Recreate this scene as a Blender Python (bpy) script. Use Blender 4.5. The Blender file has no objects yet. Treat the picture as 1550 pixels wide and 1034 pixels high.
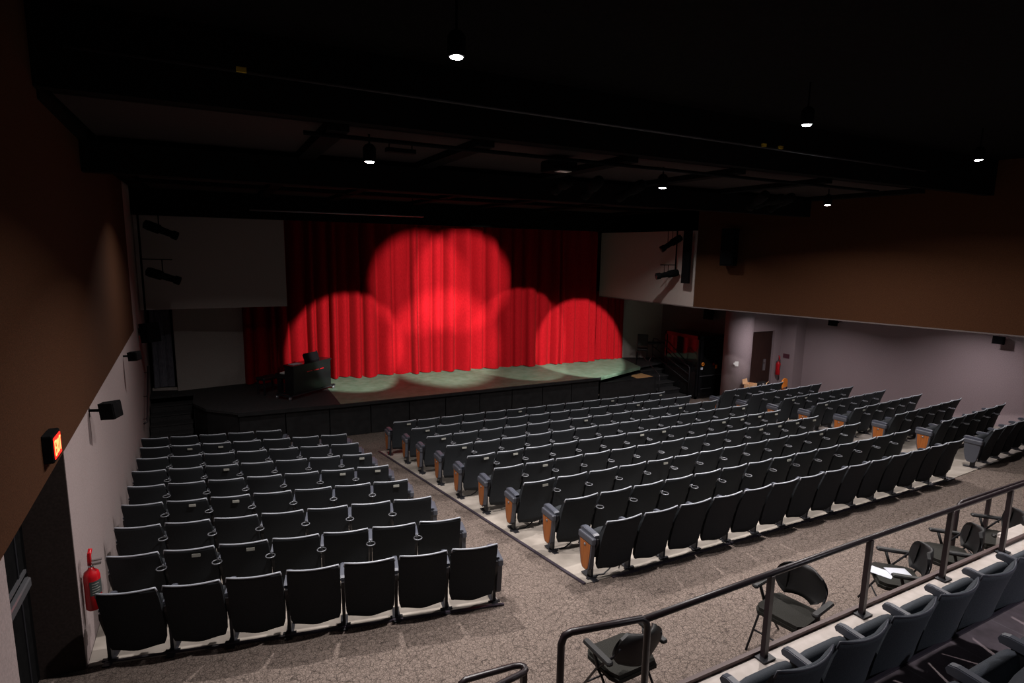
import bpy, math, random
from mathutils import Matrix, Vector
random.seed(7)
SC = bpy.context.scene
COL = SC.collection
PI = math.pi
R = math.radians

# ------------------------------------------------------------------ helpers
class MB:
    """collects shapes and links them as ONE mesh object"""
    def __init__(s): s.v = []; s.f = []; s.sm = []
    def add(s, vs, fs, smooth=False, M=None):
        o = len(s.v)
        for p in vs:
            p = Vector(p)
            if M is not None: p = M @ p
            s.v.append(tuple(p))
        for f in fs:
            s.f.append([i + o for i in f]); s.sm.append(smooth)
    def box(s, x0, y0, z0, x1, y1, z1, M=None, b=0.0):
        if b <= 0:
            vs = [(x0,y0,z0),(x1,y0,z0),(x1,y1,z0),(x0,y1,z0),(x0,y0,z1),(x1,y0,z1),(x1,y1,z1),(x0,y1,z1)]
            s.add(vs, [(0,3,2,1),(4,5,6,7),(0,1,5,4),(1,2,6,5),(2,3,7,6),(3,0,4,7)], False, M)
        else:
            b = min(b, (x1-x0)*.45, (y1-y0)*.45, (z1-z0)*.45)
            def ring(z, i):
                a, c, d, e = x0+i, x1-i, y0+i, y1-i
                return [(a+b,d,z),(c-b,d,z),(c,d+b,z),(c,e-b,z),(c-b,e,z),(a+b,e,z),(a,e-b,z),(a,d+b,z)]
            vs = ring(z0, b*.6) + ring(z0+b, 0) + ring(z1-b, 0) + ring(z1, b*.6)
            fs = [tuple(range(7,-1,-1)), tuple(range(24,32))]
            for k in range(3):
                for i in range(8):
                    j = (i+1) % 8
                    fs.append((k*8+i, k*8+j, k*8+8+j, k*8+8+i))
            s.add(vs, fs, False, M)
    def tube(s, pts, r, n=8, M=None, caps=True, closed=False):
        pts = [Vector(p) for p in pts]; m = len(pts)
        rr = r if isinstance(r, (list, tuple)) else [r]*m
        vs = []; prev = None
        for i, p in enumerate(pts):
            if closed: t = pts[(i+1) % m] - pts[i-1]
            elif i == 0: t = pts[1]-p
            elif i == m-1: t = p-pts[i-1]
            else: t = (pts[i+1]-p).normalized() + (p-pts[i-1]).normalized()
            t.normalize()
            if prev is None:
                a = Vector((0,0,1)) if abs(t.z) < .9 else Vector((1,0,0))
                u = t.cross(a).normalized()
            else:
                u = (prev - t*prev.dot(t)).normalized()
            w = t.cross(u); prev = u
            for k in range(n):
                an = 2*PI*k/n
                vs.append(p + (u*math.cos(an) + w*math.sin(an))*rr[i])
        fs = []
        for i in range(m if closed else m-1):
            j = (i+1) % m
            for k in range(n):
                l = (k+1) % n
                fs.append((i*n+k, i*n+l, j*n+l, j*n+k))
        if caps and not closed:
            fs.append(tuple(range(n-1,-1,-1))); fs.append(tuple((m-1)*n+k for k in range(n)))
        s.add(vs, fs, True, M)
    def prism(s, prof, a0, a1, axis='x', M=None):
        """extrude a 2-D outline (list of pairs) along an axis"""
        n = len(prof)
        def pt(p, a):
            return {'x': (a, p[0], p[1]), 'y': (p[0], a, p[1]), 'z': (p[0], p[1], a)}[axis]
        vs = [pt(p, a0) for p in prof] + [pt(p, a1) for p in prof]
        fs = [tuple(range(n-1,-1,-1)), tuple(range(n, 2*n))]
        for i in range(n):
            j = (i+1) % n; fs.append((i, j, n+j, n+i))
        s.add(vs, fs, False, M)
    def lathe(s, prof, n=20, M=None):
        """prof: list of (radius, z)"""
        vs = []; m = len(prof)
        for r_, z in prof:
            for k in range(n):
                a = 2*PI*k/n; vs.append((r_*math.cos(a), r_*math.sin(a), z))
        fs = []
        for i in range(m-1):
            for k in range(n):
                l = (k+1) % n; fs.append((i*n+k, i*n+l, (i+1)*n+l, (i+1)*n+k))
        fs.append(tuple(range(n-1,-1,-1))); fs.append(tuple((m-1)*n+k for k in range(n)))
        s.add(vs, fs, True, M)
    def grid(s, P, smooth=True, closed_u=False):
        """P[i][j] points"""
        a = len(P); b = len(P[0]); vs = [p for row in P for p in row]; fs = []
        for i in range(a-1 if not closed_u else a):
            for j in range(b-1):
                i2 = (i+1) % a
                fs.append((i*b+j, i2*b+j, i2*b+j+1, i*b+j+1))
        s.add(vs, fs, smooth)
    def mesh(s, name, mat):
        me = bpy.data.meshes.new(name)
        me.from_pydata(s.v, [], s.f); me.update()
        me.polygons.foreach_set('use_smooth', s.sm)
        if mat: me.materials.append(mat)
        import bmesh
        bm = bmesh.new(); bm.from_mesh(me); bmesh.ops.recalc_face_normals(bm, faces=bm.faces); bm.to_mesh(me); bm.free()
        return me
    def build(s, name, mat, parent=None):
        o = bpy.data.objects.new(name, s.mesh(name, mat)); COL.objects.link(o)
        if parent: o.parent = parent
        return o

def tag(o, label=None, cat=None, group=None, kind=None):
    if label: o['label'] = label
    if cat: o['category'] = cat
    if group: o['group'] = group
    if kind: o['kind'] = kind
    return o
def thing(name, label, cat, loc=(0,0,0), rz=0, group=None):
    o = bpy.data.objects.new(name, None); COL.objects.link(o)
    o.empty_display_size = .1
    o.location = loc; o.rotation_euler = (0,0,rz)
    return tag(o, label, cat, group)
def part(name, mesh, parent, label=None):
    o = bpy.data.objects.new(name, mesh); COL.objects.link(o); o.parent = parent
    if label: o['label'] = label
    return o
def struct(name, mb, m):
    return tag(mb.build(name, m), kind='structure')

# ------------------------------------------------------------------ materials
def mat(name, col, rough=.7, metal=0, spec=.5, emit=None, es=0, coat=0):
    m = bpy.data.materials.new(name); m.use_nodes = True
    b = m.node_tree.nodes['Principled BSDF']
    b.inputs['Base Color'].default_value = (*col, 1)
    b.inputs['Roughness'].default_value = rough
    b.inputs['Metallic'].default_value = metal
    b.inputs['Specular IOR Level'].default_value = spec
    if coat: b.inputs['Coat Weight'].default_value = coat
    if emit:
        b.inputs['Emission Color'].default_value = (*emit, 1); b.inputs['Emission Strength'].default_value = es
    return m
def noise_mat(name, c1, c2, scale=20, rough=.8, bump=.1, spec=.3, detail=4, stretch=(1,1,1), metal=0, bdist=.01):
    m = mat(name, c1, rough, metal, spec); nt = m.node_tree; N = nt.nodes; L = nt.links
    b = N['Principled BSDF']
    tc = N.new('ShaderNodeTexCoord'); mp = N.new('ShaderNodeMapping'); mp.inputs['Scale'].default_value = stretch
    nz = N.new('ShaderNodeTexNoise'); nz.inputs['Scale'].default_value = scale; nz.inputs['Detail'].default_value = detail
    cr = N.new('ShaderNodeValToRGB'); cr.color_ramp.elements[0].color = (*c1,1); cr.color_ramp.elements[1].color = (*c2,1)
    cr.color_ramp.elements[0].position = .35; cr.color_ramp.elements[1].position = .65
    L.new(tc.outputs['Object'], mp.inputs['Vector']); L.new(mp.outputs['Vector'], nz.inputs['Vector'])
    L.new(nz.outputs['Fac'], cr.inputs['Fac']); L.new(cr.outputs['Color'], b.inputs['Base Color'])
    if bump:
        bp = N.new('ShaderNodeBump'); bp.inputs['Strength'].default_value = bump; bp.inputs['Distance'].default_value = bdist
        L.new(nz.outputs['Fac'], bp.inputs['Height']); L.new(bp.outputs['Normal'], b.inputs['Normal'])
    return m
def carpet_mat():
    m = mat('patterned_carpet', (.3,.23,.2), .95, 0, .1); nt = m.node_tree; N = nt.nodes; L = nt.links
    b = N['Principled BSDF']; tc = N.new('ShaderNodeTexCoord')
    dn = N.new('ShaderNodeTexNoise'); dn.inputs['Scale'].default_value = 5; dn.inputs['Detail'].default_value = 3
    mx = N.new('ShaderNodeMixRGB'); mx.inputs['Fac'].default_value = .06
    L.new(tc.outputs['Object'], dn.inputs['Vector']); L.new(tc.outputs['Object'], mx.inputs['Color1']); L.new(dn.outputs['Color'], mx.inputs['Color2'])
    prev = None
    for sc_, st in ((22,(1,.42,1)),(20,(.4,1,1)),(26,(1,.7,1))):
        mp = N.new('ShaderNodeMapping'); mp.inputs['Scale'].default_value = st; mp.inputs['Rotation'].default_value = (0,0,sc_*.37)
        vo = N.new('ShaderNodeTexVoronoi'); vo.feature = 'DISTANCE_TO_EDGE'; vo.inputs['Scale'].default_value = sc_
        L.new(mx.outputs['Color'], mp.inputs['Vector']); L.new(mp.outputs['Vector'], vo.inputs['Vector'])
        cr = N.new('ShaderNodeValToRGB'); cr.color_ramp.elements[0].position = .005; cr.color_ramp.elements[1].position = .06
        cr.color_ramp.elements[0].color = (.5,.5,.5,1)
        L.new(vo.outputs['Distance'], cr.inputs['Fac'])
        if prev is None: prev = cr.outputs['Color']
        else:
            mu = N.new('ShaderNodeMixRGB'); mu.blend_type = 'MULTIPLY'; mu.inputs['Fac'].default_value = 1
            L.new(prev, mu.inputs['Color1']); L.new(cr.outputs['Color'], mu.inputs['Color2']); prev = mu.outputs['Color']
    fn = N.new('ShaderNodeTexNoise'); fn.inputs['Scale'].default_value = 90; fn.inputs['Detail'].default_value = 2
    L.new(tc.outputs['Object'], fn.inputs['Vector'])
    c2 = N.new('ShaderNodeValToRGB'); c2.color_ramp.elements[0].color = (.09,.07,.06,1); c2.color_ramp.elements[1].color = (.235,.188,.163,1)
    c2.color_ramp.elements[0].position = .3; c2.color_ramp.elements[1].position = .7
    L.new(fn.outputs['Fac'], c2.inputs['Fac'])
    mu = N.new('ShaderNodeMixRGB'); mu.blend_type = 'MULTIPLY'; mu.inputs['Fac'].default_value = .9
    L.new(c2.outputs['Color'], mu.inputs['Color1']); L.new(prev, mu.inputs['Color2'])
    L.new(mu.outputs['Color'], b.inputs['Base Color'])
    return m
def tile_mat():
    m = mat('tier_tiles', (.2,.16,.19), .6, 0, .3); nt = m.node_tree; N = nt.nodes; L = nt.links
    b = N['Principled BSDF']; tc = N.new('ShaderNodeTexCoord')
    br = N.new('ShaderNodeTexBrick'); br.inputs['Scale'].default_value = 1.0
    br.inputs['Brick Width'].default_value = .6; br.inputs['Row Height'].default_value = 1.2; br.inputs['Mortar Size'].default_value = .006
    br.offset = 0; br.inputs['Color1'].default_value = (.24,.19,.205,1); br.inputs['Color2'].default_value = (.27,.215,.23,1); br.inputs['Mortar'].default_value = (.34,.29,.3,1)
    nz = N.new('ShaderNodeTexNoise'); nz.inputs['Scale'].default_value = 9; nz.inputs['Detail'].default_value = 6
    mu = N.new('ShaderNodeMixRGB'); mu.blend_type = 'OVERLAY'; mu.inputs['Fac'].default_value = .5
    L.new(tc.outputs['Object'], br.inputs['Vector']); L.new(tc.outputs['Object'], nz.inputs['Vector'])
    L.new(br.outputs['Color'], mu.inputs['Color1']); L.new(nz.outputs['Fac'], mu.inputs['Color2']); L.new(mu.outputs['Color'], b.inputs['Base Color'])
    return m
def wood_mat(name, c1, c2, rough=.35):
    return noise_mat(name, c1, c2, 6, rough, .03, .4, 6, (6,6,.6))
M = {}
M['carpet'] = carpet_mat()
M['tiles'] = tile_mat()
M['concrete'] = noise_mat('pale_concrete', (.21,.185,.16), (.32,.285,.25), 3, .75, .04, .3, 8)
M['ledge'] = noise_mat('cream_ledge', (.42,.37,.34), (.5,.45,.42), 8, .6, .02)
M['plaster'] = noise_mat('grey_pink_plaster', (.27,.222,.218), (.33,.27,.265), 60, .9, .15, .2)
M['plaster_r'] = noise_mat('mauve_plaster', (.27,.215,.225), (.33,.265,.275), 60, .9, .15, .2)
M['jamb'] = noise_mat('dark_jamb_paint', (.030,.023,.021), (.04,.03,.028), 40, .9, .05, .1)  # shade of the unlit door recess put into the colour
M['shade_plaster'] = noise_mat('shaded_plaster', (.10,.083,.08), (.13,.105,.10), 60, .9, .15, .2)  # darkened copy of the wall plaster, shade put into its colour
M['brown'] = noise_mat('brown_acoustic_fabric', (.043,.0175,.0085), (.064,.027,.0125), 90, .95, .3, .1, 3)
M['panel'] = noise_mat('grey_wall_panel', (.30,.265,.245), (.36,.32,.295), 70, .9, .1, .2)
M['black'] = noise_mat('matt_black_paint', (.002,.002,.0023), (.004,.004,.0043), 15, .95, .05, .08)
M['ceil'] = noise_mat('black_ceiling_paint', (.004,.004,.004), (.007,.006,.006), 15, .95, .05, .05)
M['ceiltile'] = noise_mat('brown_ceiling_tile', (.024,.018,.0175), (.034,.026,.025), 40, .95, .1, .1)
M['deck'] = noise_mat('green_grey_stage_floor', (.085,.15,.10), (.13,.205,.15), 5, .55, .03, .35, 8)
M['apron'] = noise_mat('worn_black_stage_floor', (.016,.016,.017), (.032,.031,.032), 30, .7, .1, .3, 6)
M['skirt'] = noise_mat('black_skirt_board', (.008,.008,.009), (.014,.014,.015), 6, .6, .04, .3)
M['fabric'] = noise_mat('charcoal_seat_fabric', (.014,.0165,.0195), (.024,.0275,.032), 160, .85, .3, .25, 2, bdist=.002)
M['fabricblue'] = noise_mat('slate_seat_fabric', (.040,.047,.058), (.062,.072,.086), 160, .8, .3, .3, 2, bdist=.002)  # lightened copy of the seat fabric, light on the tiers put into its colour
M['arm'] = mat('slate_arm_plastic', (.062,.068,.088), .42)
M['edge'] = mat('grey_top_edge', (.30,.32,.36), .35)  # pale rim colour carries the highlight along the seat tops
M['metal'] = mat('black_powder_metal', (.018,.018,.022), .45, .3)
M['panelframe'] = mat('slate_end_panel', (.06,.064,.08), .5)
M['inlay'] = wood_mat('orange_wood_inlay', (.24,.068,.013), (.36,.115,.024), .4)
M['cup'] = mat('grey_cup_ring', (.21,.22,.245), .35, .3)
M['plate'] = mat('silver_number_plate', (.42,.42,.38), .4, .3)
M['rail'] = mat('brown_painted_rail', (.016,.0095,.012), .38, 0, .5)
M['curb'] = mat('brown_rubber_nosing', (.065,.036,.034), .5)
M['strip'] = mat('dark_edge_trim', (.035,.028,.04), .45)
def velvet():
    m = noise_mat('red_velour', (.165,.0014,.0034), (.25,.0036,.0072), 30, .9, .1, .06, 4, (4,4,.5))
    b = m.node_tree.nodes['Principled BSDF']
    b.inputs['Sheen Weight'].default_value = .04; b.inputs['Sheen Tint'].default_value = (1,.25,.2,1)
    return m
M['red'] = velvet()
M['greycloth'] = noise_mat('slate_blue_drape', (.10,.10,.125), (.17,.17,.20), 12, .85, .1, .2, 5, (4,4,.6))
M['gloss'] = mat('gloss_black', (.006,.006,.007), .18, 0, .6)
M['chrome'] = mat('chrome', (.6,.6,.62), .2, 1)
M['white'] = mat('white_plastic', (.7,.7,.68), .5)
M['paper'] = mat('white_paper', (.5,.52,.58), .8)
M['extred'] = mat('extinguisher_red', (.45,.006,.012), .3, 0, .5)
M['exit'] = mat('red_exit_face', (.5,.01,.01), .5, emit=(1,.02,.01), es=1.6)
M['exitletter'] = mat('bright_exit_letters', (1,.3,.15), .5, emit=(1,.22,.06), es=3.2)
M['lamp'] = mat('lamp_lens', (1,1,1), .5, emit=(1,.97,1.0), es=60)
M['door'] = noise_mat('dark_brown_door', (.022,.009,.007), (.035,.015,.011), 6, .5, .02, .3, 6, (4,4,.4))
M['glass'] = mat('dark_glass', (.02,.02,.022), .06, 0, .6)
M['glass'].node_tree.nodes['Principled BSDF'].inputs['Transmission Weight'].default_value = .35
M['labelgrey'] = mat('dark_label', (.05,.06,.06), .5)
M['yellow'] = mat('yellow_tag', (.35,.25,.01), .6)
M['orange'] = mat('orange_paint', (.85,.25,.02), .5)
M['cardboard'] = noise_mat('cardboard', (.55,.33,.17), (.66,.42,.24), 12, .85, .02)
M['vinyl'] = mat('black_chair_vinyl', (.006,.006,.0065), .55)
M['seatpad'] = noise_mat('dark_olive_seat_pad', (.014,.0138,.012), (.025,.0245,.021), 120, .85, .2, .2, 2)
M['plywood'] = wood_mat('worn_plywood', (.42,.22,.09), (.6,.36,.16), .6)
M['steel'] = mat('dull_steel', (.28,.28,.3), .4, .8)
M['plaquem'] = mat('dark_red_plaque', (.10,.03,.045), .5)
M['blue'] = mat('blue_sticker', (.03,.05,.35), .5)

# ------------------------------------------------------------------ floor plane
def zf(x, y):
    """sloping hall floor, flat on the cross aisle"""
    return .7611 - .01095*x - .10156*max(y, 5.3)
def wl(y, off=0):
    """x of the left wall (very slightly turned)"""
    return -1.35 - math.tan(R(1.9))*(y-8) + off

def slab_poly(mb, poly, top, th=.02):
    """closed slab over a polygon that follows the floor plane"""
    n = len(poly)
    vs = [(x,y,zf(x,y)+top-th) for x,y in poly] + [(x,y,zf(x,y)+top) for x,y in poly]
    fs = [tuple(range(n-1,-1,-1)), tuple(range(n,2*n))] + [(i,(i+1)%n,n+(i+1)%n,n+i) for i in range(n)]
    mb.add(vs, fs)

mb = MB(); slab_poly(mb, [(-3.2,5.3),(18.6,5.3),(18.6,20.6),(-3.2,20.6)], 0, .3); slab_poly(mb, [(-3.2,-4),(18.6,-4),(18.6,5.3),(-3.2,5.3)], 0, .3)
struct('floor', mb, M['carpet'])

# ------------------------------------------------------------------ walls
WH = 7.2
def wallseg(mb, y0, y1, z0, z1, off=0, th=.25):
    a0 = wl(y0)+off; a1 = wl(y1)+off
    vs = [(a0,y0,z0),(a1,y1,z0),(a1-th,y1,z0),(a0-th,y0,z0),(a0,y0,z1),(a1,y1,z1),(a1-th,y1,z1),(a0-th,y0,z1)]
    mb.add(vs, [(0,3,2,1),(4,5,6,7),(0,1,5,4),(1,2,6,5),(2,3,7,6),(3,0,4,7)])
BZ = 2.36
mb = MB(); wallseg(mb, 6.42, 15.0, -1.6, BZ); wallseg(mb, 15.0, 19.6, -1.6, 6.2); wallseg(mb, -4, 4.36, -.3, BZ)
struct('wall_left', mb, M['plaster'])
mb = MB(); wallseg(mb, -4, 15.0, BZ, WH, .012, .4)
struct('wall_left_upper', mb, M['brown'])
# recess with the exit door in the left wall
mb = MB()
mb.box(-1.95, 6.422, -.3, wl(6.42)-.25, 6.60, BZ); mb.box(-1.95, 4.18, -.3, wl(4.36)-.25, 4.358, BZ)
mb.box(-1.95, 4.18, -.3, -1.70, 6.6, BZ); mb.box(-1.70, 6.404, -.3, wl(6.42)-.003, 6.419, BZ)  # last box is a thin dark sheet painting shade over the jamb face
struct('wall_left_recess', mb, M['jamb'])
# right-hand side: lower wall set back below a brown hanging wall
mb = MB(); mb.box(18.3,-4,-1.2,18.6,13.0,2.8); mb.box(17.8,13.0,-1.2,18.6,13.55,2.8); mb.box(17.42,13.55,-1.2,18.6,13.8,2.8); mb.box(16.1,13.55,1.62,17.42,13.8,2.8)
struct('wall_right', mb, M['plaster_r'])
mb = MB(); mb.lathe([(.46,-1.2),(.46,2.8)], 40, Matrix.Translation((15.86,13.75,0)))
struct('wall_right_column', mb, M['plaster_r'])
def vslab(mb, p, q, z0, z1, th):
    p = Vector((*p,0)); q = Vector((*q,0)); d = (q-p).normalized(); n = Vector((-d.y,d.x,0))*th
    c = [p,q,q+n,p+n]
    vs = [(v.x,v.y,z0) for v in c]+[(v.x,v.y,z1) for v in c]
    mb.add(vs, [(0,3,2,1),(4,5,6,7),(0,1,5,4),(1,2,6,5),(2,3,7,6),(3,0,4,7)])
mb = MB(); vslab(mb, (13.30,13.36), (18.35,-3.5), 2.6, WH, .25)
struct('wall_right_upper', mb, M['brown'])
mb = MB(); vslab(mb, (13.0,17.9), (13.28,13.36), 2.6, 4.93, .2)
struct('wall_right_front', mb, M['panel'])
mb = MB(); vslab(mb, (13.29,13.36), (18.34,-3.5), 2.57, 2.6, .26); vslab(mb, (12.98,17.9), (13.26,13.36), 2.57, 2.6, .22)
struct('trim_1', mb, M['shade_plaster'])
# wall beyond the right steps, on and behind the stage
mb = MB(); vslab(mb, (14.36,18.2), (15.95,17.55), .09, 2.75, -.1)
struct('wall_stage_right', mb, M['panel'])
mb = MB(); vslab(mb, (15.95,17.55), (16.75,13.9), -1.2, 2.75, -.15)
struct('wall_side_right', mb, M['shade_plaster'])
mb = MB(); mb.box(-3.2,20.6,-1.6,18.6,20.8,WH)
struct('wall_back', mb, M['black'])
mb = MB(); mb.box(-3.2,-4.2,-.3,18.6,-4,WH)
struct('wall_rear', mb, M['brown'])
# left of the stage
mb = MB(); mb.box(wl(17.3)+.02,17.3,2.58,1.86,17.45,5.0)
struct('wall_front_left_upper', mb, M['panel'])
mb = MB(); vslab(mb, (-1.02,18.74), (.87,19.02), .09, 2.9, .1)
struct('wall_front_left_lower', mb, M['panel'])
mb = MB(); vslab(mb, (wl(19)+.05,19.02), (-1.04,18.86), .09, .17, .04); vslab(mb, (.9,19.3), (1.9,19.25), .09, .15, .04)
struct('baseboard_stage', mb, M['ledge'])

# ------------------------------------------------------------------ ceiling
mb = MB(); mb.box(-3.2,-4.2,6.35,18.6,6.7,6.6); mb.box(-3.2,6.7,5.95,18.6,20.8,6.6); mb.box(-3.2,6.7,5.6,18.6,6.85,5.95)
struct('ceiling', mb, M['ceil'])
mb = MB(); mb.prism([(13.5,18.4),(18.6,18.4),(18.6,-3.4),(13.55,13.4)],2.8,3.0,'z')
struct('ceiling_low', mb, M['ceil'])
mb = MB()
for x0, x1 in ((-1.2,1.2),(1.5,3.0),(3.3,5.3),(5.6,7.5),(7.8,9.7),(10.0,12.6)):
    for y0, y1 in ((6.95,9.3),(9.6,12.2),(12.5,14.6),(14.9,17.0)):
        mb.box(x0,y0,5.60,x1,y1,5.64)
struct('ceiling_tiles', mb, M['ceiltile'])
mb = MB()
for x in (-1.4,1.35,3.15,5.45,7.65,9.85,12.8): mb.box(x-.12,6.85,5.52,x+.12,17.1,5.95)
for y in (9.45,12.35,14.75): mb.box(-1.5,y-.12,5.52,12.9,y+.12,5.95)
struct('ceiling_beams', mb, M['ceil'])
mb = MB(); mb.box(-1.5,9.2,5.14,12.7,9.4,5.52)
tag(mb.build('ceiling_bulkhead', M['ceil']), kind='structure')
mb = MB(); mb.box(-3.0,17.05,4.95,14.6,17.25,5.95)
tag(mb.build('wall_stage_header', M['ceil']), kind='structure')

# ------------------------------------------------------------------ pads below the seats
SL = dict(L=(-1.1,6.46,2.73,5.61), C=(4.05,5.53,12.22,5.52))
mb = MB(); slab_poly(mb, [(3.93,5.42),(12.35,5.42),(13.5,5.5),(18.29,5.88),(18.29,12.9),(3.41,13.35)], .012, .012)
struct('floor_centre_pad', mb, M['concrete'])
mb = MB(); slab_poly(mb, [(wl(6.5,.01),6.42),(2.80,5.5),(2.42,13.75),(wl(14.6,.01),14.5)], .012, .012)
struct('floor_left_pad', mb, M['concrete'])
mb = MB()
def strip(mb, p, q, w=.035, top=.022):
    p = Vector(p); q = Vector(q); d = (q-p).normalized(); n = Vector((-d.y,d.x))*w
    slab_poly(mb, [tuple(p),tuple(q),tuple(q+n),tuple(p+n)], top, .02)
strip(mb, (3.91,5.42), (3.39,13.35)); strip(mb, (4.3,5.38), (12.35,5.38)); strip(mb, (-1.15,6.40), (2.80,5.46))
struct('trim_2', mb, M['strip'])

# ------------------------------------------------------------------ raised tiers behind the railing
mb = MB()
mb.box(2.62,2.895,.0,18.28,2.93,.985)
struct('trim_3', mb, M['curb'])
mb = MB(); mb.box(2.62,1.98,.0,18.28,2.892,.95)
struct('floor_tier_front', mb, M['ledge'])
mb = MB(); mb.box(2.62,1.10,.0,18.28,1.98,1.38); mb.box(2.62,.2,.0,18.28,1.02,1.58); mb.box(2.62,1.02,.0,18.28,1.10,1.38); mb.box(2.62,-4,0,18.28,.2,1.78)
mb.box(-1.0,-4,0,1.3,1.1,1.6)
struct('floor_tier_rear', mb, M['tiles'])
mb = MB(); mb.box(2.62,1.975,1.34,18.28,2.0,1.395)
struct('trim_4', mb, M['strip'])
# entry steps to the tiers, at the foot of the frame
t = thing('aisle_steps', 'carpeted steps between the two brown handrail loops', 'steps', (1.3,2.9,.17))
mb = MB()
for i in range(5): mb.box(0,-.28*(i+1),-.02,1.3,-.28*i,.17*(i+1))
mb.build('treads', M['carpet'], t)

# ------------------------------------------------------------------ seats
def rounded_back(BOW=.032):
    mb = MB(); W0 = .58; x0 = .022; x1 = W0-.022; cx = (x0+x1)/2; hw = (x1-x0)/2
    prof = [(-.098,.15),(-.108,.21),(-.135,.36),(-.165,.50),(-.205,.64),(-.243,.75),(-.268,.815),(-.278,.85)]  # y of rear face, z
    nu = 12
    def outline(v, u):
        # u in -1..1 ; narrow at the corners
        return u
    rear = []; front = []
    m = len(prof)
    for i, (y, z) in enumerate(prof):
        k = 1.0
        if i == m-1: k = .94
        elif i == m-2: k = .985
        if i == 0: k = .90
        if i == 1: k = .975
        th = (.035,.05,.065,.075,.075,.065,.05,.03)[i]
        rr = []; ff = []
        for j in range(nu+1):
            u = -1+2*j/nu
            x = cx+hw*k*u
            bow = BOW*(1-u*u)
            zz = z
            if i == 0: zz = z - .014*math.cos(u*PI*.5) - .006*math.cos(u*PI*1.5)
            if i == m-1: zz = z + .006*abs(u)**2
            rr.append((x, y-bow+.012, zz)); ff.append((x, y-bow*.8+th+.012*(1 if abs(u)<.9 else .2), zz))
        rear.append(rr); front.append(ff)
    loop = rear + front[::-1]
    mb.grid(loop, True, True)
    # side caps
    n = len(loop); a = [r[0] for r in loop]; b = [r[-1] for r in loop]
    mb.add(a, [tuple(range(n))]); mb.add(b, [tuple(range(n-1,-1,-1))])
    return mb
def topedge(BOW=.032):  # tube added along the top of the back to draw its bright rim highlight
    mb = MB(); W0 = .58; x0 = .022; x1 = W0-.022; cx = (x0+x1)/2; hw = (x1-x0)/2*.95
    pts = []
    for j in range(13):
        u = -1+2*j/12; pts.append((cx+hw*u, -.278-BOW*(1-u*u)+.020, .852+.006*u*u))
    pts = [(pts[0][0]-.010, pts[0][1]+.012, .815)] + pts + [(pts[-1][0]+.010, pts[-1][1]+.012, .815)]
    mb.tube(pts, .0105, 6); return mb
def cushion(dy=0, dz=0):
    mb = MB(); rows = []
    sec = [(.000,.245),(-.012,.30),(-.03,.42),(-.035,.54),(-.02,.605),(.02,.625),(.07,.618),(.098,.585),(.108,.50),(.10,.38),(.075,.27),(.04,.235)]
    for j in range(7):
        u = -1+2*j/6; x = .29+.232*u; k = 1 if abs(u) < .95 else .86
        cy, cz = .035,.43
        rows.append([(x, cy+(y-cy)*k, cz+(z-cz)*(k if k==1 else .94)) for y,z in sec])
    rows = [[(x, y+dy, z+dz) for x,y,z in r] for r in rows]
    P = [list(r)+[r[0]] for r in rows]
    mb.grid(P, True)
    mb.add(rows[0], [tuple(range(len(sec)))]); mb.add(rows[-1], [tuple(range(len(sec)-1,-1,-1))])
    return mb
def standard():
    mb = MB()
    mb.prism([(-.035,.0),(.045,.0),(.04,.25),(.12,.50),(.12,.575),(-.14,.575),(-.14,.52),(-.04,.28)], -.017, .017, 'x')
    mb.box(-.04,-.13,.0,.04,.15,.014)
    mb.box(-.07,-.05,.0,.07,-.01,.02)
    return mb
def armrest(w=.028):
    mb = MB()
    top = [(-.11,.585),(-.11,.612),(-.07,.622),(.14,.630),(.19,.622),(.205,.60),(.19,.578),(.0,.572)]
    mb.prism(top, -w*.7, w*.7, 'x')
    mb.prism([(y, z-.004) for y,z in top], -w, w, 'x')
    return mb
def cupring():
    mb = MB(); pts = [(.052*math.cos(a), -.285+.052*math.sin(a), .665) for a in [2*PI*i/14 for i in range(14)]]
    mb.tube(pts, .0065, 6, closed=True)
    mb.tube([(0,-.14,.60),(0,-.19,.655),(0,-.235,.68)], .011, 6)
    return mb
PO = [(-.115,.575),(.17,.575),(.17,.54),(.148,.30),(.115,.165),(.08,.12),(-.02,.12),(-.065,.165),(-.098,.36)]
def endpanel(s):
    mb = MB(); mb.prism(PO, s*.02, s*.075, 'x'); mb.box(min(s*.02,s*.085),-.13,.50,max(s*.02,s*.085),.188,.585,b=.012)
    return mb
def inlay(s):
    mb = MB(); cy, cz = .027,.35
    pr = [(cy+(y-cy)*.80, cz+(z-cz)*.86-.02) for y,z in PO]; pr[0] = (-.085,.49); pr[1] = (.135,.49)
    mb.prism(pr, s*.074, s*.080, 'x'); return mb
def badge(s):
    mb = MB(); mb.lathe([(.018,0),(.018,.006)], 12, Matrix.Translation((s*.08,.03,.455)) @ Matrix.Rotation(s*PI/2,4,'Y')); return mb
def numplate():
    mb = MB(); mb.box(.325,-.300,.765,.415,-.288,.798); return mb
ME = {k: None for k in ()}
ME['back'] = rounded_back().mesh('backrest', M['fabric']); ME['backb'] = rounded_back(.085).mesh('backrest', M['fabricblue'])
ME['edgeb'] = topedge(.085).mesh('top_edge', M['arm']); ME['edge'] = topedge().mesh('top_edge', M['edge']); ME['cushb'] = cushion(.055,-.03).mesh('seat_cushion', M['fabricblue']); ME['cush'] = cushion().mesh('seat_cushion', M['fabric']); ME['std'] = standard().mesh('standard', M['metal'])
ME['arm'] = armrest().mesh('armrest', M['arm']); ME['armw'] = armrest(.04).mesh('armrest', M['arm'])
ME['cup'] = cupring().mesh('cup_holder', M['cup'])
for s, k in ((-1,'l'),(1,'r')):
    ME['end'+k] = endpanel(s).mesh('end_panel', M['panelframe']); ME['inl'+k] = inlay(s).mesh('wood_inlay', M['inlay']); ME['bad'+k] = badge(s).mesh('row_badge', M['cup'])
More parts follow.
